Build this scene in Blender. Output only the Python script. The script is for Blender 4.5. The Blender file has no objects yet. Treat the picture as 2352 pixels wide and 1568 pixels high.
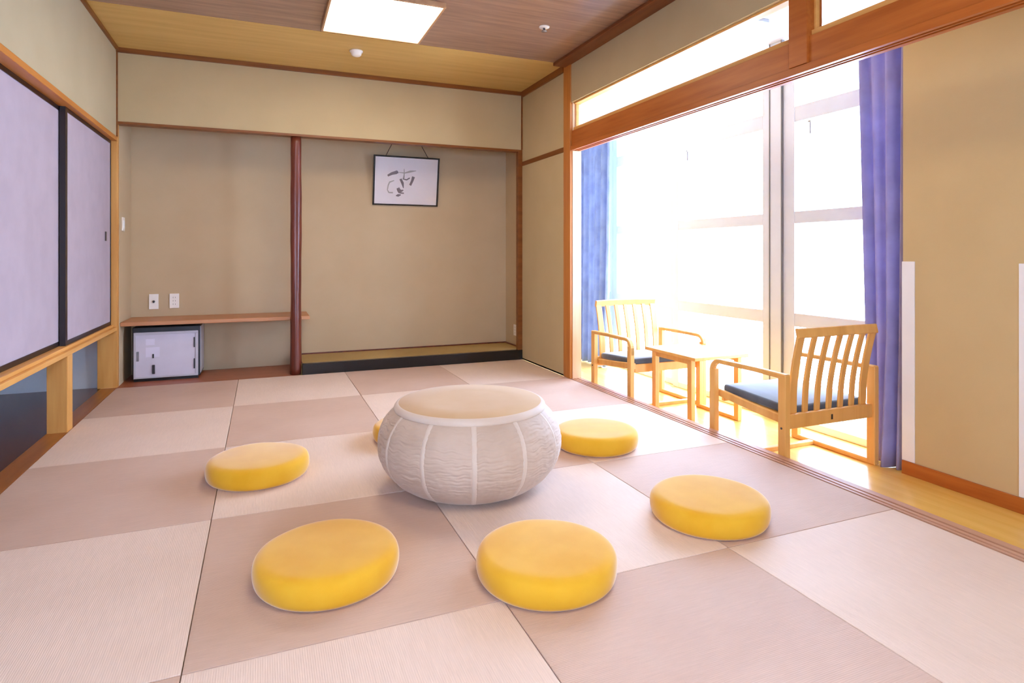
import bpy, bmesh, math, random
from mathutils import Vector, Matrix
random.seed(7)
PI = math.pi
scene = bpy.context.scene
COL = scene.collection

# ------------------------------------------------------------------ camera
cam_d = bpy.data.cameras.new('camera')
cam = bpy.data.objects.new('camera', cam_d); COL.objects.link(cam)
cam_d.sensor_fit = 'HORIZONTAL'; cam_d.sensor_width = 36.0
cam_d.lens = 1392.0 / 2352.0 * 36.0
cam_d.shift_y = -(784 - 584.1) / 2352.0
cam_d.clip_start = 0.02
cam.location = (0, 0, 1.05)
cam.rotation_euler = (PI / 2, 0, -0.39)
scene.camera = cam

# ------------------------------------------------------------------ exposure, world, sun
scene.view_settings.view_transform = 'Standard'
scene.view_settings.look = 'None'
scene.view_settings.gamma = 1.0
scene.view_settings.use_curve_mapping = False
scene.view_settings.exposure = 0.95
scene.cycles.max_bounces = 10
scene.cycles.diffuse_bounces = 6
scene.cycles.glossy_bounces = 4
scene.cycles.transparent_max_bounces = 10
scene.cycles.sample_clamp_indirect = 8.0
scene.cycles.caustics_reflective = False
scene.cycles.caustics_refractive = False

SKY = (0.49, 0.665, 1.0)
SKY_STRENGTH = 12.0
w = bpy.data.worlds.new('world'); scene.world = w; w.use_nodes = True
nt = w.node_tree; nt.nodes.clear()
bg = nt.nodes.new('ShaderNodeBackground'); bg.inputs['Color'].default_value = (*SKY, 1)
bg.inputs['Strength'].default_value = SKY_STRENGTH
wo = nt.nodes.new('ShaderNodeOutputWorld'); nt.links.new(bg.outputs[0], wo.inputs[0])

sun_d = bpy.data.lights.new('sun', 'SUN'); sun_d.energy = 8.0; sun_d.angle = math.radians(1.2)
sun_d.color = (1.0, 0.98, 0.95)
sun = bpy.data.objects.new('sun', sun_d); COL.objects.link(sun)
sun.location = (8, 3, 8)
sun.rotation_euler = Vector((-0.36, 0.10, -1.0)).to_track_quat('-Z', 'Y').to_euler()

LAMP_STRENGTH = 9.8       # ceiling light diffusers (a second, unseen one is added behind the camera for fill)

# ------------------------------------------------------------------ helpers
def lin(c):
    return tuple(((v / 255) / 12.92 if v / 255 <= 0.04045 else ((v / 255 + 0.055) / 1.055) ** 2.4) for v in c)

def new_mat(name):
    m = bpy.data.materials.new(name); m.use_nodes = True
    n = m.node_tree.nodes; b = n['Principled BSDF']
    return m, m.node_tree, b

def tex_coord(t, scale=(1, 1, 1), rot=(0, 0, 0)):
    tc = t.nodes.new('ShaderNodeTexCoord'); mp = t.nodes.new('ShaderNodeMapping')
    mp.inputs['Scale'].default_value = scale; mp.inputs['Rotation'].default_value = rot
    t.links.new(tc.outputs['Object'], mp.inputs['Vector'])
    return mp.outputs['Vector']

def noise_col(t, b, vec, c1, c2, scale=5.0, detail=4, lo=0.35, hi=0.65):
    no = t.nodes.new('ShaderNodeTexNoise'); no.inputs['Scale'].default_value = scale
    no.inputs['Detail'].default_value = detail
    t.links.new(vec, no.inputs['Vector'])
    r = t.nodes.new('ShaderNodeValToRGB')
    r.color_ramp.elements[0].position = lo; r.color_ramp.elements[1].position = hi
    r.color_ramp.elements[0].color = (*lin(c1), 1); r.color_ramp.elements[1].color = (*lin(c2), 1)
    t.links.new(no.outputs['Fac'], r.inputs['Fac'])
    t.links.new(r.outputs['Color'], b.inputs['Base Color'])
    return no, r

def bump(t, b, height, strength=0.2, dist=0.002):
    bp = t.nodes.new('ShaderNodeBump'); bp.inputs['Strength'].default_value = strength
    bp.inputs['Distance'].default_value = dist
    t.links.new(height, bp.inputs['Height']); t.links.new(bp.outputs['Normal'], b.inputs['Normal'])

def plain(name, c, rough=0.6, spec=0.5, metal=0.0, var=6):
    m, t, b = new_mat(name)
    v = tex_coord(t)
    noise_col(t, b, v, tuple(max(0, x - var) for x in c), tuple(min(255, x + var) for x in c), 6)
    b.inputs['Roughness'].default_value = rough; b.inputs['Specular IOR Level'].default_value = spec
    b.inputs['Metallic'].default_value = metal
    return m

def wood(name, c1, c2, axis='X', rough=0.45, grain=60, spec=0.4, coat=0.0):
    m, t, b = new_mat(name)
    sc = {'X': (0.6, 8, 8), 'Y': (8, 0.6, 8), 'Z': (8, 8, 0.6)}[axis]
    v = tex_coord(t, sc)
    no, r = noise_col(t, b, v, c1, c2, grain / 20.0, 6, 0.3, 0.7)
    b.inputs['Roughness'].default_value = rough; b.inputs['Specular IOR Level'].default_value = spec
    b.inputs['Coat Weight'].default_value = coat; b.inputs['Coat Roughness'].default_value = 0.3
    bump(t, b, no.outputs['Fac'], 0.1, 0.001)
    return m

def plaster(name, c, var=2):
    m, t, b = new_mat(name)
    v = tex_coord(t)
    noise_col(t, b, v, tuple(x - var for x in c), tuple(x + var for x in c), 3, 5)
    n2 = t.nodes.new('ShaderNodeTexNoise'); n2.inputs['Scale'].default_value = 260; t.links.new(v, n2.inputs['Vector'])
    bump(t, b, n2.outputs['Fac'], 0.25, 0.001)
    b.inputs['Roughness'].default_value = 0.9; b.inputs['Specular IOR Level'].default_value = 0.15
    return m

def weave(name, c1, c2, across='X', rough=0.55):
    m, t, b = new_mat(name)
    v = tex_coord(t)
    no, r = noise_col(t, b, v, c1, c2, 2.5, 6, 0.3, 0.7)
    wv = t.nodes.new('ShaderNodeTexWave'); wv.wave_type = 'BANDS'; wv.bands_direction = across
    wv.inputs['Scale'].default_value = 55; wv.inputs['Distortion'].default_value = 0.6
    t.links.new(v, wv.inputs['Vector'])
    # thin straw tone variation
    fine = t.nodes.new('ShaderNodeTexNoise'); fine.inputs['Scale'].default_value = 1.0; fine.inputs['Detail'].default_value = 3
    v2 = tex_coord(t, (400, 12, 1) if across == 'X' else (12, 400, 1)); t.links.new(v2, fine.inputs['Vector'])
    mx = t.nodes.new('ShaderNodeMix'); mx.data_type = 'RGBA'; mx.blend_type = 'MULTIPLY'
    mx.inputs[0].default_value = 0.22
    t.links.new(r.outputs['Color'], mx.inputs[6]); t.links.new(fine.outputs['Color'], mx.inputs[7])
    rr = t.nodes.new('ShaderNodeHueSaturation'); rr.inputs['Saturation'].default_value = 0.0; rr.inputs['Value'].default_value = 1.7
    t.links.new(fine.outputs['Color'], rr.inputs['Color']); t.links.new(rr.outputs['Color'], mx.inputs[7])
    t.links.new(mx.outputs[2], b.inputs['Base Color'])
    bump(t, b, wv.outputs['Fac'], 0.35, 0.0012)
    b.inputs['Roughness'].default_value = rough; b.inputs['Specular IOR Level'].default_value = 0.35
    return m

def glass(name):
    m, t, b = new_mat(name); t.nodes.remove(b)
    out = t.nodes['Material Output']
    tr = t.nodes.new('ShaderNodeBsdfTransparent'); gl = t.nodes.new('ShaderNodeBsdfGlossy'); gl.inputs['Roughness'].default_value = 0.0
    lw = t.nodes.new('ShaderNodeLayerWeight'); lw.inputs['Blend'].default_value = 0.5
    pw_ = t.nodes.new('ShaderNodeMath'); pw_.operation = 'POWER'; pw_.inputs[1].default_value = 5.0
    ma = t.nodes.new('ShaderNodeMath'); ma.operation = 'MULTIPLY_ADD'; ma.inputs[1].default_value = 0.8; ma.inputs[2].default_value = 0.04
    t.links.new(lw.outputs['Facing'], pw_.inputs[0]); t.links.new(pw_.outputs[0], ma.inputs[0])
    mx = t.nodes.new('ShaderNodeMixShader')
    t.links.new(ma.outputs[0], mx.inputs[0]); t.links.new(tr.outputs[0], mx.inputs[1]); t.links.new(gl.outputs[0], mx.inputs[2])
    t.links.new(mx.outputs[0], out.inputs['Surface'])
    return m

def cloth(name, c1, c2, transl=0.0, rough=0.9, scale=8, fuzz=0.2):
    m, t, b = new_mat(name)
    v = tex_coord(t)
    no, r = noise_col(t, b, v, c1, c2, scale, 5)
    n2 = t.nodes.new('ShaderNodeTexNoise'); n2.inputs['Scale'].default_value = 500; t.links.new(v, n2.inputs['Vector'])
    bump(t, b, n2.outputs['Fac'], 0.25, 0.001)
    b.inputs['Roughness'].default_value = rough; b.inputs['Specular IOR Level'].default_value = 0.15
    if fuzz: b.inputs['Sheen Weight'].default_value = fuzz; b.inputs['Sheen Roughness'].default_value = 0.35
    if transl > 0:
        tl = t.nodes.new('ShaderNodeBsdfTranslucent'); mx = t.nodes.new('ShaderNodeMixShader'); mx.inputs[0].default_value = transl
        t.links.new(r.outputs['Color'], tl.inputs['Color'])
        t.links.new(b.outputs[0], mx.inputs[1]); t.links.new(tl.outputs[0], mx.inputs[2])
        t.links.new(mx.outputs[0], t.nodes['Material Output'].inputs['Surface'])
    return m

def emit(name, c, s):
    m, t, b = new_mat(name)
    b.inputs['Base Color'].default_value = (0.9, 0.9, 0.88, 1)
    b.inputs['Emission Color'].default_value = (*c, 1); b.inputs['Emission Strength'].default_value = s
    return m

M = dict(
    wall=plaster('khaki_plaster', (188, 168, 128)),
    wall_alcove=plaster('alcove_plaster', (194, 172, 138)),
    wall_light=plaster('light_khaki_plaster', (186, 172, 140)),
    wall_partition=plaster('tan_plaster', (202, 176, 128)),
    white=plain('white_paint', (236, 234, 232), 0.5, var=2),
    closet=plaster('grey_plaster', (206, 210, 214)),
    trim=wood('trim_wood', (112, 62, 20), (136, 80, 32), 'X', 0.4),
    trimY=wood('trim_wood_deep', (112, 62, 20), (136, 80, 32), 'Y', 0.4),
    post=wood('post_wood', (176, 106, 44), (194, 126, 60), 'Z', 0.42),
    lightwoodZ=wood('light_post_wood', (204, 142, 66), (220, 164, 88), 'Z', 0.45),
    rail=wood('light_rail_wood', (212, 152, 76), (230, 174, 98), 'Y', 0.45),
    lit_face=wood('lit_post_face_wood', (222, 186, 146), (234, 202, 164), 'Z', 0.5),  # post wood with the veranda light painted into its colour
    doorhead=wood('door_head_wood', (180, 110, 40), (200, 130, 58), 'Y', 0.42),
    kamoi=wood('lintel_wood', (162, 84, 28), (184, 104, 42), 'Y', 0.38, 80),
    sill=wood('sill_wood', (176, 128, 98), (200, 156, 128), 'Y', 0.4),
    step=wood('step_wood', (146, 84, 34), (168, 104, 48), 'Y', 0.3),
    ceil=wood('ceiling_boards', (128, 96, 78), (166, 130, 108), 'X', 0.33, 90, 0.6, 0.5),
    ceil2=wood('pale_ceiling_board', (200, 162, 90), (214, 178, 106), 'X', 0.45, 40),
    cornice=wood('cornice_wood', (104, 56, 26), (128, 72, 36), 'Y', 0.4),
    darkfloor=wood('dark_floor_boards', (76, 44, 34), (98, 58, 44), 'Y', 0.22, 60, 0.6),
    alcovefloor=wood('alcove_boards', (150, 84, 54), (172, 102, 70), 'X', 0.35),
    shelf=wood('shelf_wood', (176, 118, 76), (198, 142, 98), 'X', 0.4),
    pillar=wood('dark_red_pillar_wood', (80, 32, 20), (118, 54, 36), 'Z', 0.32, 60, 0.6),
    black=plain('black_lacquer', (22, 20, 22), 0.25, 0.5, var=3),
    blackframe=plain('black_door_frame', (28, 16, 18), 0.35, var=3),
    fusuma=plain('lilac_grey_door_paper', (178, 166, 176), 0.8, 0.2, var=3),
    toko=weave('alcove_mat', (168, 140, 84), (184, 156, 98), 'X'),
    tat_light=weave('tatami_lit_weave', (222, 199, 182), (228, 206, 190), 'X', 0.6),  # weave direction catching the light, painted in as a paler tone
    tat_dark=weave('tatami_shaded_weave', (200, 170, 151), (208, 180, 162), 'Y', 0.62),  # same straw, its shaded weave direction painted in as a darker tone
    veranda=wood('veranda_floor_boards', (224, 180, 88), (238, 198, 108), 'Y', 0.25, 50, 0.5),
    chair=wood('chair_beech', (214, 156, 78), (232, 178, 100), 'Z', 0.4, 40),
    seat=cloth('slate_blue_fabric', (78, 84, 94), (92, 98, 108), fuzz=1.0),
    yellow=cloth('yellow_velour', (222, 166, 38), (228, 176, 50), fuzz=0.7),
    pouf=cloth('off_white_wrap', (190, 168, 148), (202, 181, 162), 0, 0.6, 6),
    poufband=cloth('off_white_band', (208, 190, 172), (214, 198, 182), 0, 0.6, 6),
    pouftop=cloth('beige_top', (198, 164, 122), (204, 172, 132), 0, 0.8, 4),
    curtain=cloth('violet_blue_curtain', (158, 150, 186), (170, 162, 198), 0.25),
    curtain2=cloth('pale_blue_curtain', (138, 154, 194), (158, 174, 208), 0.3),
    plate=plain('cream_plastic', (238, 232, 222), 0.4, var=2),
    dark=plain('dark_plastic', (40, 38, 44), 0.4, var=3),
    fridge_body=plain('charcoal_casing', (34, 32, 34), 0.4, var=3),
    fridge_door=plain('grey_white_enamel', (206, 200, 210), 0.3, 0.5, var=3),
    fridge_side=plain('pale_grey_enamel', (190, 186, 192), 0.35, var=3),
    paper=plain('white_paper', (232, 226, 230), 0.6, 0.3, var=2),
    sticker=plain('faded_sticker', (218, 212, 226), 0.5, var=3),
    ink=plain('grey_ink', (122, 114, 122), 0.7, var=8),
    paleink=plain('pale_ink', (168, 164, 162), 0.7, var=4),
    cord=plain('dark_cord', (60, 44, 36), 0.7, var=4),
    glass=glass('clear_glass'),
    alu=plain('white_aluminium', (212, 214, 220), 0.35, 0.5, var=2),
    gasket=plain('grey_gasket', (120, 116, 112), 0.6, var=4),
    metal=plain('steel', (150, 150, 152), 0.3, 0.5, 0.8, var=4),
    lampframe=wood('lamp_frame_wood', (176, 134, 96), (200, 160, 122), 'Y', 0.4),
    lamp=emit('lamp_diffuser_glow', (1.0, 0.84, 0.64), LAMP_STRENGTH),
)

def link(name, me, m, parent=None, smooth=False):
    o = bpy.data.objects.new(name, me); COL.objects.link(o)
    if m: me.materials.append(m)
    if parent: o.parent = parent
    if smooth:
        for p in me.polygons: p.use_smooth = True
    return o

def bx(bm, x0, x1, y0, y1, z0, z1, bev=0.0, seg=2, mat=None):
    x0, x1 = min(x0, x1), max(x0, x1); y0, y1 = min(y0, y1), max(y0, y1); z0, z1 = min(z0, z1), max(z0, z1)
    r = bmesh.ops.create_cube(bm, size=1.0)
    vs = r['verts']
    for v in vs:
        v.co = Vector(((x0 + x1) / 2 + v.co.x * (x1 - x0), (y0 + y1) / 2 + v.co.y * (y1 - y0), (z0 + z1) / 2 + v.co.z * (z1 - z0)))
    if bev > 0:
        es = list({e for v in vs for e in v.link_edges})
        r2 = bmesh.ops.bevel(bm, geom=es, offset=bev, segments=seg, profile=0.5, affect='EDGES')
        vs = list({v for f in r2['faces'] for v in f.verts})
    if mat is not None:
        bmesh.ops.transform(bm, matrix=mat, verts=vs)
    return vs

def mk(name, bm, m, parent=None, smooth=False):
    bmesh.ops.recalc_face_normals(bm, faces=bm.faces)
    me = bpy.data.meshes.new(name); bm.to_mesh(me); bm.free()
    return link(name, me, m, parent, smooth)

def box(name, x0, x1, y0, y1, z0, z1, m, parent=None, bev=0.0):
    bm = bmesh.new(); bx(bm, x0, x1, y0, y1, z0, z1, bev); return mk(name, bm, m, parent)

def boxes(name, lst, m, parent=None, bev=0.0):
    bm = bmesh.new()
    for q in lst: bx(bm, *q, bev)
    return mk(name, bm, m, parent)

def struct(o): o['kind'] = 'structure'; return o

def thing(name, label, cat, loc=(0, 0, 0), rz=0, group=None):
    o = bpy.data.objects.new(name, None); COL.objects.link(o); o.empty_display_size = 0.1
    o.location = loc; o.rotation_euler = (0, 0, rz); o['label'] = label; o['category'] = cat
    if group: o['group'] = group
    return o

def tag(o, label, cat, group=None):
    o['label'] = label; o['category'] = cat
    if group: o['group'] = group
    return o

def empty_struct(name, loc=(0, 0, 0)):
    o = bpy.data.objects.new(name, None); COL.objects.link(o); o.empty_display_size = 0.1; o.location = loc
    o['kind'] = 'structure'; return o

def lathe(bm, prof, n=64, c=(0, 0, 0), wob=None):
    rings = []
    for (r, z) in prof:
        if r < 1e-6:
            rings.append([bm.verts.new((c[0], c[1], c[2] + z))])
        else:
            ring = []
            for i in range(n):
                a = 2 * PI * i / n
                rr, zz = (r, z) if wob is None else wob(r, z, a)
                ring.append(bm.verts.new((c[0] + rr * math.cos(a), c[1] + rr * math.sin(a), c[2] + zz)))
            rings.append(ring)
    for a, b in zip(rings, rings[1:]):
        if len(a) == 1 and len(b) == 1: continue
        for i in range(n):
            j = (i + 1) % n
            if len(a) == 1: bm.faces.new((a[0], b[i], b[j]))
            elif len(b) == 1: bm.faces.new((a[i], a[j], b[0]))
            else: bm.faces.new((a[i], a[j], b[j], b[i]))

def sweep(bm, pts, wdt, hgt, wide_axis=Vector((1, 0, 0)), rad=0.0):
    """rectangular bar following a path; wdt along wide_axis, hgt across it"""
    pts = [Vector(p) for p in pts]; rings = []
    for i, p in enumerate(pts):
        if i == 0: d = pts[1] - p
        elif i == len(pts) - 1: d = p - pts[i - 1]
        else: d = (pts[i + 1] - p).normalized() + (p - pts[i - 1]).normalized()
        d.normalize()
        a = (wide_axis - d * wide_axis.dot(d)).normalized(); b = d.cross(a).normalized()
        k = 1.0
        if 0 < i < len(pts) - 1:
            cth = d.dot((pts[i + 1] - p).normalized()); k = 1 / max(0.5, cth)
        c = min(wdt, hgt) * 0.2
        prof = [(-wdt / 2 + c, -hgt / 2), (wdt / 2 - c, -hgt / 2), (wdt / 2, -hgt / 2 + c), (wdt / 2, hgt / 2 - c),
                (wdt / 2 - c, hgt / 2), (-wdt / 2 + c, hgt / 2), (-wdt / 2, hgt / 2 - c), (-wdt / 2, -hgt / 2 + c)]
        rings.append([bm.verts.new(p + a * u + b * v * k) for u, v in prof])
    for r1, r2 in zip(rings, rings[1:]):
        for i in range(8):
            j = (i + 1) % 8; bm.faces.new((r1[i], r1[j], r2[j], r2[i]))
    bm.faces.new(rings[0]); bm.faces.new(rings[-1][::-1])

def tube(bm, pts, r, n=8):
    pts = [Vector(p) for p in pts]; rings = []
    for i, p in enumerate(pts):
        d = (pts[min(i + 1, len(pts) - 1)] - pts[max(i - 1, 0)]).normalized()
        a = d.orthogonal().normalized(); b = d.cross(a)
        rings.append([bm.verts.new(p + a * r * math.cos(2 * PI * k / n) + b * r * math.sin(2 * PI * k / n)) for k in range(n)])
    for r1, r2 in zip(rings, rings[1:]):
        for k in range(n):
            j = (k + 1) % n; bm.faces.new((r1[k], r1[j], r2[j], r2[k]))
    bm.faces.new(rings[0]); bm.faces.new(rings[-1][::-1])

# ------------------------------------------------------------------ dimensions (metres)
XL, XR, YB, ZC = -1.066, 2.41, 5.594, 2.68       # room faces
YR = -1.6                                          # wall behind the camera
VZ = -0.137                                        # veranda floor level
XW = 3.45                                          # veranda window plane
XP, YP = 3.22, 2.24                                # partition wall face and its corner
YE = 6.10                                          # far end of the veranda
YA = 6.15                                          # back of the alcoves
gx = [XL, -0.189, 0.677, 1.5435, XR - 0.006]
gy = [0.749, 1.715, 2.673, 3.649, 4.615, 5.58]

# ------------------------------------------------------------------ floors
bm = bmesh.new()
bx(bm, XL, XR, YR, YB + 0.05, -0.10, -0.03)
bx(bm, XL, XR, YR, gy[0] - 0.003, -0.03, 0.0)
struct(mk('floor', bm, M['tat_light']))
struct(box('floor_closet', -1.90, -1.172, YR, 5.66, -0.10, 0.0, M['darkfloor']))
struct(box('floor_alcove', XL, 0.27, YB - 0.014, YA, -0.10, 0.0, M['alcovefloor']))
struct(box('floor_veranda', 2.505, XW + 0.9, YR, YE, VZ - 0.06, VZ, M['veranda']))

ordc = ['leftmost', 'second from the left', 'third from the left', 'rightmost']
rowd = ['row nearest the camera', 'second row from the camera', 'third row from the camera', 'fourth row from the camera', 'far row touching the alcoves']
for j in range(5):
    for i in range(4):
        light = (i + j) % 2 == 1
        g = 0.0014
        x0, x1, y0, y1 = gx[i] + g, gx[i + 1] - g, gy[j] + g, gy[j + 1] - g
        bm = bmesh.new(); bx(bm, -(x1 - x0) / 2, (x1 - x0) / 2, -(y1 - y0) / 2, (y1 - y0) / 2, 0, 0.030, 0.0022, 2)
        o = mk('tatami_mat', bm, M['tat_light' if light else 'tat_dark'])
        o.location = ((x0 + x1) / 2, (y0 + y1) / 2, -0.030)
        tag(o, '%s borderless tatami mat, %s in the %s' % ('paler' if light else 'darker', ordc[i], rowd[j]), 'tatami mat', 'square tatami mats laid in a checkerboard')

# ------------------------------------------------------------------ left side: hanging closet
struct(box('wall_left', XL - 0.12, XL, YR, YB, 1.977, ZC, M['wall_light']))
struct(box('trim_1', XL - 0.10, XL + 0.004, YR, 5.60, 1.942, 1.977, M['doorhead'], bev=0.003))      # door head
struct(box('trim_2', XL - 0.10, XL + 0.002, YR, 5.60, 0.450, 0.478, M['rail'], bev=0.003))      # door track under the doors
struct(box('trim_3', XL - 0.10, XL - 0.020, YR, 5.60, 0.478, 0.498, M['rail'], bev=0.002))
struct(box('trim_4', -1.172, XL, YR, 5.60, -0.10, 0.001, M['step'], bev=0.001))                 # floor strip beside the mats
struct(box('wall_closet_back', -1.95, -1.86, YR, 5.75, -0.10, 0.46, M['closet']))
struct(box('wall_closet_end', -1.86, -1.19, 5.655, 5.75, 0.0, 0.46, M['closet']))
struct(box('wall_closet_box', -1.95, -1.17, YR, 5.75, 0.46, 2.1, M['closet']))

def closet_door(name, xf, y0, y1, stile=0.04, handle_y=None):
    e = empty_struct(name, (xf, (y0 + y1) / 2, 0.498))
    z0, z1 = 0.0, 1.944 - 0.498
    h = (y1 - y0) / 2
    fr = 0.028
    boxes('door_frame', [(-0.03, 0, -h, -h + stile, z0, z1), (-0.03, 0, h - 0.014, h, z0, z1),
                         (-0.03, 0, -h + stile, h - 0.014, z0, z0 + fr), (-0.03, 0, -h + stile, h - 0.014, z1 - fr, z1)], M['blackframe'], e)
    box('door_panel', -0.026, -0.004, -h + stile, h - 0.014, z0 + fr, z1 - fr, M['fusuma'], e)
    if handle_y is not None:
        bm = bmesh.new(); bx(bm, -0.003, 0.002, handle_y - e.location.y - 0.018, handle_y - e.location.y + 0.018, 0.655, 0.725, 0.0015)
        mk('door_handle', bm, M['dark'], e)
    return e
closet_door('door_1', -1.100, 4.400, 5.585, 0.04, 5.42)
closet_door('door_2', -1.133, 2.60, 4.435, 0.03)

struct(box('trim_5', -1.168, XL, 4.303, 4.408, 0.0, 0.45, M['lightwoodZ'], bev=0.003))        # short post under the closet
struct(box('trim_6', -1.195, -1.060, 5.600, 5.655, 0.0, 2.10, M['lightwoodZ'], bev=0.003))     # corner post
struct(box('trim_7', XL - 0.002, XL + 0.010, 5.582, YB + 0.001, 1.977, 2.65, M['trim']))

# ------------------------------------------------------------------ back side: alcoves
struct(box('wall_back', XL - 0.12, XR + 0.09, YB, YB + 0.07, 2.098, ZC, M['wall']))
struct(box('trim_8', XL - 0.01, 2.365, YB - 0.006, YB + 0.08, 2.078, 2.098, M['trim'], bev=0.002))
struct(box('wall_alcove_back', XL - 0.12, 2.60, YA, YA + 0.08, -0.10, 2.60, M['wall_alcove']))
struct(box('wall_alcove_left', -1.19, -1.062, 5.655, YA, -0.10, 2.60, M['wall_alcove']))
struct(box('wall_alcove_right', 2.455, 2.60, 5.664, YA, -0.10, 2.60, M['wall_alcove']))
struct(box('ceiling_alcove', XL - 0.12, 2.60, YB + 0.07, YA, 2.56, 2.62, M['ceil2']))
struct(box('trim_9', 2.365, 2.412, YB - 0.004, YB + 0.05, 0.0, 2.098, M['trim'], bev=0.002))
struct(box('trim_10', 0.318, 2.412, YB - 0.008, YB + 0.04, -0.029, 0.094, M['black'], bev=0.004))   # black front sill of the raised alcove
struct(box('floor_tokonoma', 0.272, 2.60, YB + 0.04, YA, -0.10, 0.090, M['toko']))
struct(boxes('trim_11', [(0.30, 2.455, YA - 0.016, YA, 0.09, 0.102), (2.439, 2.455, YB + 0.05, YA - 0.016, 0.09, 0.102), (0.30, 0.322, YB + 0.05, YA - 0.016, 0.09, 0.102)], M['pillar']))

bm = bmesh.new()
prof = []
for k in range(40):
    z = k / 39 * 2.078
    prof.append((0.0455 + 0.0018 * math.sin(z * 5 + 1) + 0.001 * math.sin(z * 17), z))
prof = [(0, 0)] + prof + [(0, 2.078)]
def pw(r, z, a): return (r * (1 + 0.03 * math.sin(3 * a + z * 1.5) + 0.015 * math.sin(7 * a - z * 3)), z)
lathe(bm, prof, 32, (0, 0, 0), pw)
o = mk('alcove_pillar', bm, M['pillar'], smooth=True); o.location = (0.268, 5.642, 0)
tag(o, 'dark red-brown round log pillar standing between the two alcoves', 'pillar')

sh = box('wall_shelf', XL + 0.006, 0.388, 5.692, YA, 0.470, 0.502, M['shelf'], bev=0.004)
tag(sh, 'low brown wooden shelf running across the left alcove above the fridge', 'shelf')

# ------------------------------------------------------------------ right side: post, lintel, transom
struct(box('wall_right', XR, 2.52, 4.667, YB, 0.0, ZC, M['wall']))
struct(box('wall_right_upper', XR, 2.50, YR, 4.547, 2.335, ZC, M['wall']))
struct(box('wall_right_near', XR, 2.50, YR, -0.4, 0.0, 2.335, M['wall']))
struct(box('trim_12', XR - 0.012, 2.503, 4.547, 4.667, 0.0, ZC, M['post'], bev=0.003))
struct(boxes('post_lit_face', [(XR + 0.012, 2.503, 4.541, 4.547, 0.0, 1.926), (XR + 0.012, 2.503, 4.541, 4.547, 2.096, 2.334)], M['lit_face']))   # added board, veranda light on the post's face painted as pale wood
struct(box('trim_26', XR - 0.012, XR, 5.582, YB, 2.098, 2.64, M['trim']))
struct(box('trim_13', XR - 0.005, XR + 0.02, 4.667, YB, 1.935, 1.977, M['trimY']))
struct(boxes('trim_14', [(2.416, 2.50, -0.4, 4.547, 1.962, 2.095), (XR - 0.006, 2.428, -0.4, 4.547, 1.928, 1.964),
                         (2.446, 2.456, -0.4, 4.547, 1.928, 1.964), (2.474, 2.503, -0.4, 4.547, 1.928, 1.964), (2.428, 2.50, -0.4, 4.547, 1.945, 1.964)], M['kamoi'], bev=0.0015))
struct(box('trim_15', XR - 0.008, 2.502, 2.141, 2.250, 1.966, 2.655, M['kamoi'], bev=0.002))
struct(box('trim_16', XR - 0.008, 2.502, -0.20, -0.09, 1.966, 2.655, M['kamoi'], bev=0.002))
# floor sill with two grooves
sl = [(XR, 2.425, -0.137, 0.001), (2.425, 2.437, -0.137, -0.006), (2.437, 2.455, -0.137, 0.001), (2.455, 2.467, -0.137, -0.006), (2.467, 2.505, -0.137, 0.001)]
struct(boxes('trim_17', [(a, b, YR, 4.60, c, d) for a, b, c, d in sl], M['sill']))
struct(box('trim_18', XR - 0.0, 2.43, YB - 0.93, YB, -0.002, 0.012, M['black']))

def transom(name, y0, y1):
    e = empty_struct(name, (2.46, (y0 + y1) / 2, 2.095)); h = (y1 - y0) / 2; H = 0.24
    boxes('window_frame', [(-0.028, 0.03, -h, h, 0, 0.030), (-0.028, 0.03, -h, h, H - 0.014, H),
                           (-0.012, 0.012, -h, -h + 0.012, 0.03, H - 0.014), (-0.012, 0.012, h - 0.012, h, 0.03, H - 0.014)], M['rail'], e, 0.0015)
    box('window_pane', -0.002, 0.002, -h + 0.012, h - 0.012, 0.03, H - 0.014, M['glass'], e)
transom('window_1', 2.250, 4.540)
transom('window_2', -0.09, 2.141)

# cornices and ceiling
struct(box('ceiling', XL - 0.12, XR + 0.0, YR, 4.630, ZC, ZC + 0.05, M['ceil']))
struct(box('ceiling_strip', XL - 0.12, XR + 0.0, 4.630, YB, ZC - 0.003, ZC + 0.05, M['ceil2']))
struct(box('trim_19', XL, XR, YB - 0.018, YB, 2.640, ZC - 0.002, M['trim']))
struct(box('trim_20', XL, XL + 0.018, YR, YB - 0.018, 2.652, ZC - 0.002, M['trimY']))
struct(box('trim_21', XR - 0.018, XR, 4.667, YB - 0.018, 2.622, ZC - 0.002, M['trimY']))
struct(box('trim_22', XR - 0.125, XR, YR, 4.640, 2.652, ZC - 0.001, M['cornice'], bev=0.004))

# wall behind the camera
RW = (-0.90, 1.10, 0.55, 1.9)                      # opening added in that unseen wall to let in fill light
struct(boxes('wall_rear', [(-1.95, RW[0], YR - 0.1, YR, -0.2, ZC), (RW[1], 3.45, YR - 0.1, YR, -0.2, ZC),
                           (RW[0], RW[1], YR - 0.1, YR, -0.2, RW[2]), (RW[0], RW[1], YR - 0.1, YR, RW[3], ZC)], M['wall_light']))
e = empty_struct('fill_window', ((RW[0] + RW[1]) / 2, YR - 0.05, RW[2])); hw = (RW[1] - RW[0]) / 2; hh = RW[3] - RW[2]  # unseen window, added to light the room from the front
boxes('window_frame', [(-hw, -hw + 0.05, -0.02, 0.02, 0, hh), (hw - 0.05, hw, -0.02, 0.02, 0, hh), (-0.03, 0.03, -0.02, 0.02, 0.05, hh - 0.05),
                       (-hw + 0.05, hw - 0.05, -0.02, 0.02, 0, 0.05), (-hw + 0.05, hw - 0.05, -0.02, 0.02, hh - 0.05, hh)], M['rail'], e, 0.002)
box('window_pane', -hw + 0.05, hw - 0.05, -0.003, 0.003, 0.05, hh - 0.05, M['glass'], e)

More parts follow.
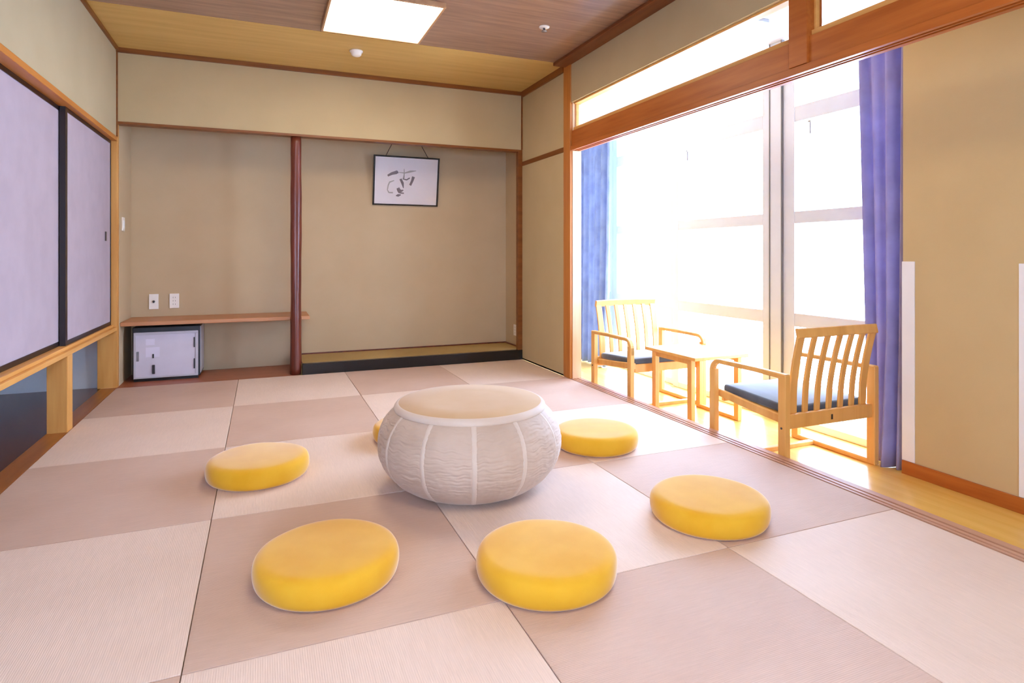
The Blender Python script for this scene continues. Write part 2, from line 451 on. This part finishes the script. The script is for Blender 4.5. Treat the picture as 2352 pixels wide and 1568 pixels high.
# ------------------------------------------------------------------ veranda shell
struct(box('ceiling_veranda', 2.50, 4.30, YR, YE, 2.58, 2.66, M['white']))
struct(box('wall_veranda_end', 2.50, XW + 0.1, YE, YE + 0.08, VZ - 0.06, 2.6, M['white']))
struct(box('wall_partition', XP, XW + 0.05, YR, YP, VZ, 2.6, M['wall_partition']))
struct(box('baseboard_partition', XP - 0.012, XP, YR, YP, VZ, VZ + 0.072, M['kamoi'], bev=0.002))
cg = box('corner_guard', XP - 0.006, XP + 0.001, YP - 0.066, YP + 0.003, VZ + 0.073, 1.012, M['white'], bev=0.002)
tag(cg, 'white corner guard strip on the tan partition beside the curtain', 'corner guard', 'white strips on the tan partition')
cg2 = box('corner_guard', XP - 0.006, XP + 0.001, 1.60, 1.692, VZ + 0.073, 1.008, M['white'], bev=0.002)
tag(cg2, 'white vertical strip on the tan partition at the right edge of the picture', 'corner guard', 'white strips on the tan partition')

# balcony slab and eave outside
struct(box('floor_balcony', XW + 0.05, 4.75, YP - 0.5, YE + 1.0, VZ - 0.16, VZ - 0.04, M['white']))

def sash(name, y0, y1, x, wl=0.075, wr=0.075):
    e = empty_struct(name, (x, (y0 + y1) / 2, VZ)); h = (y1 - y0) / 2; k = -VZ
    parts = [(-0.018, 0.018, -h, -h + wl, 0, 2.60 + 0.10 - 0.0), (-0.018, 0.018, h - wr, h, 0, 2.70)]
    for a, b in ((0.0, 0.05), (0.548 + k, 0.640 + k), (1.266 + k, 1.350 + k), (1.974 + k, 2.082 + k), (2.62, 2.70)):
        parts.append((-0.016, 0.016, -h + wl, h - wr, a, b))
    boxes('window_frame', parts, M['alu'], e, 0.003)
    box('window_pane', -0.003, 0.003, -h + wl, h - wr, 0.05, 2.62, M['glass'], e)
    return e
sash('window_3', YP + 0.01, 3.262, XW, 0.06, 0.098)
sash('window_4', 3.378, 4.52, XW, 0.078, 0.08)
sash('window_5', 4.525, 5.60, XW + 0.04, 0.075, 0.08)
sash('window_6', 5.605, 6.09, XW + 0.04, 0.06, 0.06)
struct(box('trim_23', XW - 0.03, XW + 0.06, 3.268, 3.372, VZ, 2.58, M['alu'], bev=0.003))
struct(boxes('trim_24', [(XW - 0.034, XW - 0.004, 3.2615, 3.2685, VZ, 2.58), (XW - 0.034, XW - 0.004, 3.3715, 3.3785, VZ, 2.58)], M['gasket']))
for k, y in enumerate((3.02, 4.30)):
    bm = bmesh.new(); tube(bm, [(0, 0, 0), (0, 0, -0.09)], 0.006); bx(bm, -0.012, 0.012, -0.012, 0.012, -0.012, 0.0, 0.002)
    o = mk('window_hook', bm, M['metal']); o.location = (XW - 0.03, y, 1.955)
    tag(o, ('small metal latch pin under the upper window rail, %s' % ('beside the violet curtain', 'left of the white window post')[k]), 'latch', 'latch pins on the window frames')

# small fitting on the veranda ceiling seen through the transom
bm = bmesh.new(); bx(bm, -0.05, 0.05, -0.02, 0.02, -0.025, 0, 0.004); o = mk('ceiling_fitting', bm, M['metal']); o.location = (3.0, 3.03, 2.58)
tag(o, 'small grey fitting on the white veranda ceiling seen through the transom', 'ceiling fitting')

# ------------------------------------------------------------------ curtains
def curtain(name, label, m, pts, ztop, zbot_fn, sway_fn, folds, amp, seed, nz=26, ns=130):
    """pts: (x,y) ends at rail; folds pleats; sway_fn(s,z01)->(x,y) offset"""
    rnd = random.Random(seed); ph = [rnd.uniform(-0.5, 0.5) for _ in range(8)]
    bm = bmesh.new(); rows = []
    a, b = Vector(pts[0]), Vector(pts[1]); d = (b - a); n = Vector((-d.y, d.x)).normalized()
    for k in range(nz + 1):
        q = k / nz; row = []
        for i in range(ns + 1):
            s = i / ns
            zb = zbot_fn(s); z = ztop + (zb - ztop) * q
            f = math.sin(2 * PI * folds * s + ph[0] + 0.6 * math.sin(2 * PI * s * 1.3 + ph[1]) + 0.5 * q * math.sin(5 * s + ph[2]))
            f = math.copysign(abs(f) ** 0.75, f)
            am = amp * (0.75 + 0.5 * q) * (0.8 + 0.35 * math.sin(7 * s + ph[3]))
            p = a + d * s + n * f * am
            sx, sy = sway_fn(s, q)
            row.append(bm.verts.new((p.x + sx, p.y + sy, z)))
        rows.append(row)
    for r1, r2 in zip(rows, rows[1:]):
        for i in range(ns): bm.faces.new((r1[i], r1[i + 1], r2[i + 1], r2[i]))
    o = mk(name, bm, m, smooth=True)
    sd = o.modifiers.new('thickness', 'SOLIDIFY'); sd.thickness = 0.003
    return tag(o, label, 'curtain', 'curtains at the veranda window')

def zb_near(s):   # s=0 at the wall side, 1 at the window side
    return -0.135 if s < 0.70 else -0.135 + 0.045 * min(1, (s - 0.70) / 0.06)
def sw_near(s, q):
    g = max(0.0, (q - 0.72) / 0.28)
    return (-0.05 * g * math.sin(PI * min(1, s / 0.7)) - 0.03 * q * (1 - s), -0.10 * q * s)
curtain('curtain', 'violet-blue curtain gathered beside the tan partition, behind the near armchair', M['curtain'],
        ((3.315, 2.262), (3.335, 2.610)), 2.45, zb_near, sw_near, 3.6, 0.045, 11)
def zb_far(s): return -0.125
curtain('curtain', 'pale blue curtain at the far end of the veranda beside the wooden post', M['curtain2'],
        ((3.33, 5.40), (3.30, 5.98)), 2.45, zb_far, lambda s, q: (0, 0.08 * q * q * (1 - s)), 5.0, 0.035, 5)
rl = boxes('curtain_rail', [(3.31, 3.34, 2.25, 6.09, 2.455, 2.475)], M['white'], bev=0.003)
tag(rl, 'white curtain rail under the veranda ceiling', 'curtain rail')

# ------------------------------------------------------------------ armchairs
def make_armchair(label):
    """origin on the floor at the centre; +y is the front of the seat"""
    t = thing('wooden_armchair', label, 'chair', (0, 0, 0), 0, 'wooden armchairs on the veranda')
    W = 0.333; yr, yf = -0.265, 0.268; za = 0.550
    for s in (-1, 1):
        x = s * W
        # side frame: rear leg, arm, rounded front corner, front leg
        bm = bmesh.new(); bx(bm, x - 0.018, x + 0.018, yr - 0.026, yr + 0.026, 0.0, za + 0.006, 0.006, 3); mk('leg', bm, M['chair'], t)
        bm = bmesh.new(); bx(bm, x - 0.018, x + 0.018, yf - 0.024, yf + 0.024, 0.0, 0.50, 0.006, 3); mk('leg', bm, M['chair'], t)
        bm = bmesh.new()
        path = [(x, yr - 0.02, za - 0.004), (x, yr + 0.2, za), (x, yf - 0.06, za - 0.002)]
        for k in range(1, 7):
            a = k / 6 * PI / 2
            path.append((x, yf - 0.055 + 0.066 * math.sin(a), za - 0.062 + 0.06 * math.cos(a)))
        path.append((x, yf + 0.011, 0.44))
        sweep(bm, path, 0.038, 0.026); mk('armrest', bm, M['chair'], t, False)
        bm = bmesh.new(); sweep(bm, [(x, yr + 0.02, 0.014), (x, yf - 0.02, 0.014)], 0.04, 0.028); mk('runner', bm, M['chair'], t)
        bm = bmesh.new(); xi = x - s * 0.034
        sweep(bm, [(xi, yr, 0.305), (xi, 0.0, 0.325), (xi, yf + 0.0, 0.352)], 0.022, 0.045); mk('side_rail', bm, M['chair'], t)
        bm = bmesh.new(); lathe(bm, [(0, 0), (0.006, 0), (0.006, 0.003), (0, 0.003)], 12)
        bo = mk('bolt', bm, M['dark'], t); bo.location = (x + s * 0.0175, yr, 0.275); bo.rotation_euler = (0, s * PI / 2, 0)
    box('crossbar', -W + 0.02, W - 0.02, 0.115, 0.150, 0.0, 0.026, M['chair'], t, 0.004)
    bm = bmesh.new(); bx(bm, -W + 0.018, W - 0.018, yr - 0.012, yr + 0.012, 0.268, 0.345, 0.004); rr = mk('rear_rail', bm, M['chair'], t)
    bm = bmesh.new(); bx(bm, -0.006, 0.006, yr - 0.0145, yr - 0.0115, 0.290, 0.318, 0.001); mk('slot', bm, M['dark'], rr)
    bm = bmesh.new(); bx(bm, -W + 0.045, W - 0.045, yf - 0.035, yf - 0.012, 0.300, 0.362, 0.004); mk('front_rail', bm, M['chair'], t)
    # seat board and cushion
    ang = math.atan2(0.045, 0.5)
    bm = bmesh.new(); bx(bm, -W + 0.046, W - 0.046, -0.25, 0.245, -0.006, 0.006, 0.002); sb = mk('seat_board', bm, M['chair'], t)
    sb.location = (0, 0, 0.336); sb.rotation_euler = (ang * 0.6, 0, 0)
    bm = bmesh.new(); bx(bm, -W + 0.050, W - 0.050, -0.245, 0.25, 0.0, 0.046, 0.016, 4)
    bmesh.ops.subdivide_edges(bm, edges=[e for e in bm.edges if e.calc_length() > 0.2], cuts=6, use_grid_fill=True)
    for v in bm.verts:
        if v.co.z > 0.02:
            v.co.z += 0.008 * max(0, (1 - (v.co.x / 0.29) ** 2)) * max(0, (1 - (v.co.y / 0.26) ** 2))
    cu = mk('seat_cushion', bm, M['seat'], t, True); cu.location = (0, 0, 0.343); cu.rotation_euler = (ang * 0.6, 0, 0)
    # slatted back
    def by(z):   # back curve: y offset by height
        q = (z - 0.335) / 0.45
        return yr + 0.012 - 0.010 * q - 0.085 * max(0, q - 0.25) ** 1.6
    bk = None
    bm = bmesh.new(); zt = 0.775
    n = 10; pts = []
    for k in range(n + 1):
        xx = -0.292 + 0.584 * k / n
        pts.append((xx, by(zt) - 0.020 * (1 - (xx / 0.292) ** 2), zt + 0.004 * (1 - (xx / 0.292) ** 2)))
    sweep(bm, pts, 0.052, 0.022, Vector((0, 0.22, 1)).normalized()); bk = mk('backrest', bm, M['chair'], t)
    for k in range(7):
        xx = -0.262 + 0.524 * k / 6
        bm = bmesh.new(); c = []
        for j in range(11):
            z = 0.335 + (zt - 0.335 - 0.015) * j / 10
            bulge = -0.020 * (1 - (xx / 0.292) ** 2) * (j / 10)
            c.append((xx * (1 + 0.02 * j / 10), by(z) + bulge, z))
        sweep(bm, c, 0.052 if k in (0, 6) else 0.036, 0.014); mk('slat', bm, M['chair'], bk)
    return t

def dup(root, loc, rz, label):
    r = root.copy(); COL.objects.link(r); r.location = loc; r.rotation_euler = (0, 0, rz); r['label'] = label
    for ch in list(root.children):
        c = ch.copy(); COL.objects.link(c); c.parent = r
        for g in list(ch.children):
            d = g.copy(); COL.objects.link(d); d.parent = c
    return r

ch1 = make_armchair('slat-backed wooden armchair beside the violet curtain, its back to the camera')
ch1.location = (2.866, 2.667, VZ)
dup(ch1, (2.866, 4.105, VZ), PI, 'slat-backed wooden armchair beyond the side table, beside the pale blue curtain')

# ------------------------------------------------------------------ side table
t = thing('side_table', 'low pale wooden table between the two armchairs on the veranda', 'table', (2.94, 3.605, VZ))
H = 0.486
bm = bmesh.new(); bx(bm, -0.242, 0.230, -0.288, 0.290, H - 0.024, H, 0.005, 3); mk('tabletop', bm, M['chair'], t)
for sx in (-1, 1):
    for sy in (-1, 1):
        bm = bmesh.new(); bx(bm, sx * 0.205 - 0.018, sx * 0.205 + 0.018, sy * 0.205 - 0.022, sy * 0.205 + 0.022, 0, H - 0.024, 0.004); mk('leg', bm, M['chair'], t)
    bm = bmesh.new(); bx(bm, sx * 0.205 - 0.014, sx * 0.205 + 0.014, -0.196, 0.196, 0, 0.026, 0.004); mk('runner', bm, M['chair'], t)
    bm = bmesh.new(); bx(bm, sx * 0.205 - 0.010, sx * 0.205 + 0.010, -0.196, 0.196, H - 0.060, H - 0.024, 0.002); mk('apron', bm, M['chair'], t)

# ------------------------------------------------------------------ round drum table
t = thing('round_floor_table', 'large low round drum-shaped table wrapped in crinkled off-white cloth', 'table', (0.886, 2.663, 0), math.radians(14))
bprof = [(0.0, 0.0), (0.20, 0.0), (0.262, 0.004), (0.300, 0.018), (0.335, 0.042), (0.368, 0.075), (0.394, 0.112), (0.411, 0.155), (0.417, 0.198),
         (0.413, 0.240), (0.400, 0.282), (0.380, 0.315), (0.358, 0.340), (0.342, 0.354)]
# resample body profile finely
def resample(p, n):
    out = []
    for i in range(n + 1):
        s = i / n * (len(p) - 1); k = min(int(s), len(p) - 2); f = s - k
        p0 = p[max(k - 1, 0)]; p1 = p[k]; p2 = p[k + 1]; p3 = p[min(k + 2, len(p) - 1)]
        def cr(a, b, c, d): return 0.5 * (2 * b + (c - a) * f + (2 * a - 5 * b + 4 * c - d) * f * f + (-a + 3 * b - 3 * c + d) * f ** 3)
        out.append((max(0, cr(p0[0], p1[0], p2[0], p3[0])), max(0, cr(p0[1], p1[1], p2[1], p3[1]))))
    return out
NB = 12
from mathutils import noise as mnoise
def wr(r, z, a):
    if z < 0.03: return (r, z)
    seg = (a * NB / (2 * PI)) % 1.0; idx = int(a * NB / (2 * PI)) % NB
    edge = min(seg, 1 - seg)
    pinch = min(1.0, edge / 0.07)
    fade = min(1.0, (z - 0.03) / 0.06) * min(1.0, max(0.0, (0.352 - z) / 0.02))
    nv = mnoise.noise(Vector((a * 2.0, z * 45 + idx * 7.3, idx * 3.1)))
    n2 = mnoise.noise(Vector((a * 3.6, z * 105 + 1.2 * mnoise.noise(Vector((a * 9, z * 9, idx))), idx * 5.7 + 4)))
    n3 = mnoise.noise(Vector((a * 20.0, z * 60, 2.2)))
    rg = 1 - 2 * abs(n2)
    return (r - 0.001 * (1 - pinch) + pinch * fade * (0.0028 * nv + 0.0030 * rg + 0.0010 * n3), z)
bm = bmesh.new(); lathe(bm, resample(bprof, 190), 900, (0, 0, 0), wr); body = mk('body', bm, M['pouf'], t, True)
for k in range(NB):
    a = 2 * PI * k / NB; bm = bmesh.new(); rows = []
    pr = [q for q in resample(bprof, 60) if q[1] > 0.012]
    for r, z in pr:
        row = []
        for u, off in ((-0.0105, 0.0), (-0.007, 0.0024), (0, 0.0034), (0.007, 0.0024), (0.0105, 0.0)):
            rr = r + off; row.append(bm.verts.new((rr * math.cos(a) - u * math.sin(a), rr * math.sin(a) + u * math.cos(a), z)))
        rows.append(row)
    for r1, r2 in zip(rows, rows[1:]):
        for i in range(4): bm.faces.new((r1[i], r1[i + 1], r2[i + 1], r2[i]))
    mk('seam_band', bm, M['poufband'], t, True)
bm = bmesh.new()
lathe(bm, [(0.330, 0.350), (0.345, 0.350), (0.3475, 0.356), (0.345, 0.366), (0.339, 0.3745), (0.331, 0.3785), (0.326, 0.379)], 96); mk('rim', bm, M['poufband'], t, True)
bm = bmesh.new(); lathe(bm, [(0, 0.352), (0.3305, 0.352), (0.3305, 0.376), (0.326, 0.379), (0.2, 0.381), (0, 0.382)], 96); mk('tabletop', bm, M['pouftop'], t, True)

# ------------------------------------------------------------------ yellow floor cushions
def cushion_mesh():
    bm = bmesh.new(); R = 0.230; T = 0.098
    p = [(0, 0.0), (0.10, 0.0), (0.19, 0.0), (0.212, 0.004), (0.224, 0.016), (0.2285, 0.032), (0.230, 0.046), (0.2295, 0.062), (0.226, 0.076), (0.219, 0.086), (0.207, 0.093), (0.190, 0.0965), (0.15, 0.098), (0.08, 0.099), (0, 0.0995)]
    p = resample(p, 60)
    def wb(r, z, a):
        return (r + (0.0016 * mnoise.noise(Vector((math.cos(a) * 2, math.sin(a) * 2, z * 20)))) * (r / R), z + 0.003 * (r / R) * mnoise.noise(Vector((math.cos(a) * 1.5 * r / R, math.sin(a) * 1.5 * r / R, 9))) * (z / T))
    lathe(bm, p, 128, (0, 0, 0), wb)
    bmesh.ops.recalc_face_normals(bm, faces=bm.faces)
    me = bpy.data.meshes.new('cushion'); bm.to_mesh(me); bm.free()
    me.materials.append(M['yellow'])
    for q in me.polygons: q.use_smooth = True
    return me
cme = cushion_mesh()
CU = [((-0.019, 3.129), 'round yellow floor cushion on the left, farthest from the windows'),
      ((0.197, 2.066), 'round yellow floor cushion at the front left of the drum table'),
      ((0.860, 1.795), 'round yellow floor cushion at the front, directly before the drum table'),
      ((1.652, 1.946), 'round yellow floor cushion at the right, nearest the sill of the veranda'),
      ((1.698, 2.913), 'round yellow floor cushion behind and right of the drum table'),
      ((0.800, 3.423), 'yellow floor cushion mostly hidden behind the left side of the drum table')]
for k, ((px, py), lab) in enumerate(CU):
    o = bpy.data.objects.new('floor_cushion', cme); COL.objects.link(o)
    o.location = (px, py, 0.0); o.rotation_euler = (0, 0, k * 1.1)
    tag(o, lab, 'cushion', 'yellow floor cushions around the drum table')

# ------------------------------------------------------------------ fridge
t = thing('small_fridge', 'small low fridge with grey-white door and dark casing under the alcove shelf', 'fridge', (-0.745, 5.78, 0))
bm = bmesh.new(); bx(bm, -0.250, 0.250, 0.030, 0.345, 0.018, 0.445, 0.006, 2); mk('casing', bm, M['fridge_body'], t)
bm = bmesh.new(); bx(bm, -0.235, 0.235, 0.0, 0.028, 0.026, 0.405, 0.008, 3); dr = mk('door', bm, M['fridge_door'], t)
boxes('door_border', [(-0.236, 0.236, -0.005, 0.0, 0.385, 0.406), (-0.236, 0.236, -0.005, 0.0, 0.026, 0.040), (-0.236, -0.220, -0.005, 0.0, 0.040, 0.385), (0.215, 0.236, -0.005, 0.0, 0.040, 0.385)], M['fridge_side'], dr, 0.002)
bm = bmesh.new(); bx(bm, -0.103, -0.083, -0.012, 0.0, 0.060, 0.135, 0.003); mk('handle', bm, M['dark'], dr)
bm = bmesh.new(); bx(bm, -0.102, -0.090, -0.006, 0.0, 0.190, 0.225, 0.002); mk('lock', bm, M['dark'], dr)
for z in (0.085, 0.265):
    bm = bmesh.new(); bx(bm, 0.203, 0.212, -0.008, 0.0, z, z + 0.085, 0.001); mk('hinge', bm, M['dark'], dr)
box('sticker', -0.15, -0.085, -0.002, 0.0, 0.300, 0.350, M['sticker'], dr)
box('sticker', -0.15, -0.05, -0.002, 0.0, 0.20, 0.28, M['sticker'], dr)
bm = bmesh.new(); bx(bm, -0.216, -0.198, -0.004, 0.0, 0.17, 0.25, 0.002); mk('grip_recess', bm, M['metal'], dr)
box('side_panel', 0.2495, 0.2525, 0.034, 0.340, 0.040, 0.436, M['fridge_side'], t)
box('plinth', -0.236, 0.236, 0.012, 0.029, 0.0, 0.026, M['black'], t)
for sx in (-0.21, 0.21):
    for yy in (0.06, 0.30):
        bm = bmesh.new(); bx(bm, sx - 0.02, sx + 0.02, yy - 0.02, yy + 0.02, 0, 0.02); mk('foot', bm, M['dark'], t)

# ------------------------------------------------------------------ framed calligraphy
t = thing('framed_calligraphy', 'black-framed brush calligraphy hanging on the wall of the right alcove', 'picture', (1.348, 6.148, 1.549))
t.rotation_euler = (math.radians(10), 0, 0)
Wd, Hh = 0.335, 0.497
boxes('frame', [(-Wd, Wd, -0.018, 0.0, 0, 0.014), (-Wd, Wd, -0.018, 0.0, Hh - 0.016, Hh), (-Wd, -Wd + 0.016, -0.018, 0.0, 0.014, Hh - 0.016), (Wd - 0.016, Wd, -0.018, 0.0, 0.014, Hh - 0.016)], M['black'], t, 0.002)
pp = box('paper', -Wd + 0.015, Wd - 0.015, -0.006, -0.001, 0.013, Hh - 0.015, M['paper'], t)
def stroke(pts, ws, m, name='brush_stroke'):
    bm = bmesh.new(); L = []; 
    P = [Vector(((u - 877) / 745.0 * Wd * 1.0, 0, (875 - v) / 535.0 * Hh / 2 + Hh / 2)) for u, v in pts]
    # smooth resample
    Q = []; Wn = []
    for i in range(len(P) - 1):
        for k in range(6):
            f = k / 6; Q.append(P[i].lerp(P[i + 1], f)); Wn.append(ws[i] + (ws[i + 1] - ws[i]) * f)
    Q.append(P[-1]); Wn.append(ws[-1])
    for i, q in enumerate(Q):
        d = (Q[min(i + 1, len(Q) - 1)] - Q[max(i - 1, 0)]).normalized(); n = Vector((-d.z, 0, d.x))
        w_ = Wn[i] * 0.00052
        L.append((bm.verts.new(q + n * w_ + Vector((0, -0.0066, 0))), bm.verts.new(q - n * w_ + Vector((0, -0.0066, 0)))))
    for a, b in zip(L, L[1:]): bm.faces.new((a[0], a[1], b[1], b[0]))
    o = mk(name, bm, m, pp)
    return o
K = M['ink']; G = M['paleink']
stroke([(450, 775), (540, 725), (655, 690), (690, 705)], [18, 26, 34, 6], K)
stroke([(655, 690), (640, 650)], [10, 2], K)
stroke([(600, 870), (500, 910), (470, 980), (455, 1080), (490, 1135), (580, 1135)], [8, 14, 12, 9, 12, 14], G)
stroke([(700, 690), (830, 700), (960, 660), (1090, 640)], [6, 10, 20, 6], G)
stroke([(815, 610), (820, 700), (815, 820)], [6, 10, 14], G)
stroke([(740, 830), (790, 920), (815, 1030)], [22, 26, 6], K)
stroke([(820, 760), (800, 830), (880, 845), (950, 800)], [6, 10, 12, 12], K)
stroke([(1035, 770), (1010, 860), (965, 960)], [30, 24, 22], K)
stroke([(690, 1030), (720, 1090), (770, 1090), (815, 1070)], [30, 36, 22, 8], K)
stroke([(700, 1130), (760, 1135), (830, 1140)], [6, 14, 12], K)
stroke([(650, 1200), (700, 1190), (760, 1175)], [8, 26, 10], K)
box('glass_cover', -Wd + 0.015, Wd - 0.015, -0.0135, -0.0120, 0.013, Hh - 0.015, M['glass'], t)
for s in (-1, 1):
    bm = bmesh.new(); tube(bm, [(s * 0.215, -0.006, Hh - 0.004), (s * 0.05, 0.110, 0.796), (0, 0.146, 0.888)], 0.0035)
    mk('hanging_cord', bm, M['cord'], t)

bm = bmesh.new(); bx(bm, -0.012, 0.012, 0.135, 0.158, 0.875, 0.900, 0.002); mk('wall_hook', bm, M['metal'], t)

# ------------------------------------------------------------------ wall plates
def plate(name, x, y, z, face, w_, h_, label, cat, kind, group=None):
    """face: 'back' faces -Y; 'left' faces +X; 'right' faces -X"""
    rz = {'back': 0, 'left': PI / 2, 'right': -PI / 2}[face]
    t = thing(name, label, cat, (x, y, z), rz, group)
    bm = bmesh.new(); bx(bm, -w_ / 2, w_ / 2, -0.009, 0.0, -h_ / 2, h_ / 2, 0.003); mk('cover_plate', bm, M['plate'], t)
    if kind == 'aerial':
        bm = bmesh.new(); lathe(bm, [(0, 0.0), (0.010, 0.0), (0.010, 0.008), (0.005, 0.012), (0, 0.012)], 20)
        o = mk('connector', bm, M['dark'], t); o.location = (0, -0.008, 0); o.rotation_euler = (PI / 2, 0, 0)
    elif kind == 'socket':
        for z0 in (0.025, -0.005, -0.035):
            boxes('outlet', [(-0.010, -0.007, -0.0095, -0.0085, z0, z0 + 0.012), (0.007, 0.010, -0.0095, -0.0085, z0, z0 + 0.012)], M['gasket'], t)
    else:
        bm = bmesh.new(); bx(bm, -0.018, 0.018, -0.013, -0.008, -0.03, 0.03, 0.002); mk('rocker', bm, M['white'], t)
    return t
G1 = 'small plates on the alcove walls'
plate('wall_socket', -0.890, YA, 0.634, 'back', 0.074, 0.134, 'cream wall socket with a dark round connector, above the alcove shelf', 'socket', 'aerial', G1)
plate('wall_socket', -0.731, YA, 0.636, 'back', 0.076, 0.130, 'plain cream power socket right of the one with the dark connector', 'socket', 'socket', G1)
plate('wall_socket', 2.455, 5.87, 0.256, 'right', 0.08, 0.115, 'cream socket low on the right side wall of the right alcove', 'socket', 'socket', G1)
plate('light_switch', -1.062, 5.80, 1.296, 'left', 0.08, 0.115, 'white light switch on the side wall of the left alcove', 'switch', 'switch', G1)

# ------------------------------------------------------------------ ceiling things
def ceiling_lamp(label, cx, cy):
    t = thing('ceiling_light', label, 'ceiling light', (cx, cy, ZC), 0, 'square ceiling lights')
    a, b = 0.342, 0.355; wf = 0.016
    boxes('frame', [(-a - wf, a + wf, -b - wf, -b, -0.034, 0), (-a - wf, a + wf, b, b + wf, -0.034, 0), (-a - wf, -a, -b, b, -0.034, 0), (a, a + wf, -b, b, -0.034, 0)], M['lampframe'], t, 0.002)
    box('diffuser', -a, a, -b, b, -0.026, -0.004, M['lamp'], t)
ceiling_lamp('glowing square ceiling light with a thin wooden frame', 0.742, 4.165)
ceiling_lamp('added unseen square fill lamp behind the camera', 0.742, 0.60)  # unseen lamp, added to brighten the camera-facing sides

bm = bmesh.new(); lathe(bm, [(0, 0), (0.052, 0), (0.052, -0.010), (0.044, -0.014), (0.040, -0.032), (0.030, -0.042), (0, -0.046)], 40)
o = mk('smoke_detector', bm, M['plate'], smooth=True); o.location = (0.690, 4.955, ZC - 0.003)
tag(o, 'round white smoke detector on the pale ceiling strip near the lamp', 'smoke detector')
t = thing('sprinkler', 'small white sprinkler head on the dark ceiling boards near the windows', 'sprinkler', (1.865, 3.93, ZC))
bm = bmesh.new(); lathe(bm, [(0, 0), (0.040, 0), (0.038, -0.006), (0.022, -0.010), (0, -0.010)], 32); mk('collar', bm, M['plate'], t, True)
bm = bmesh.new(); lathe(bm, [(0, -0.010), (0.008, -0.010), (0.008, -0.028), (0.020, -0.030), (0.020, -0.033), (0, -0.034)], 24); mk('head', bm, M['metal'], t, True)
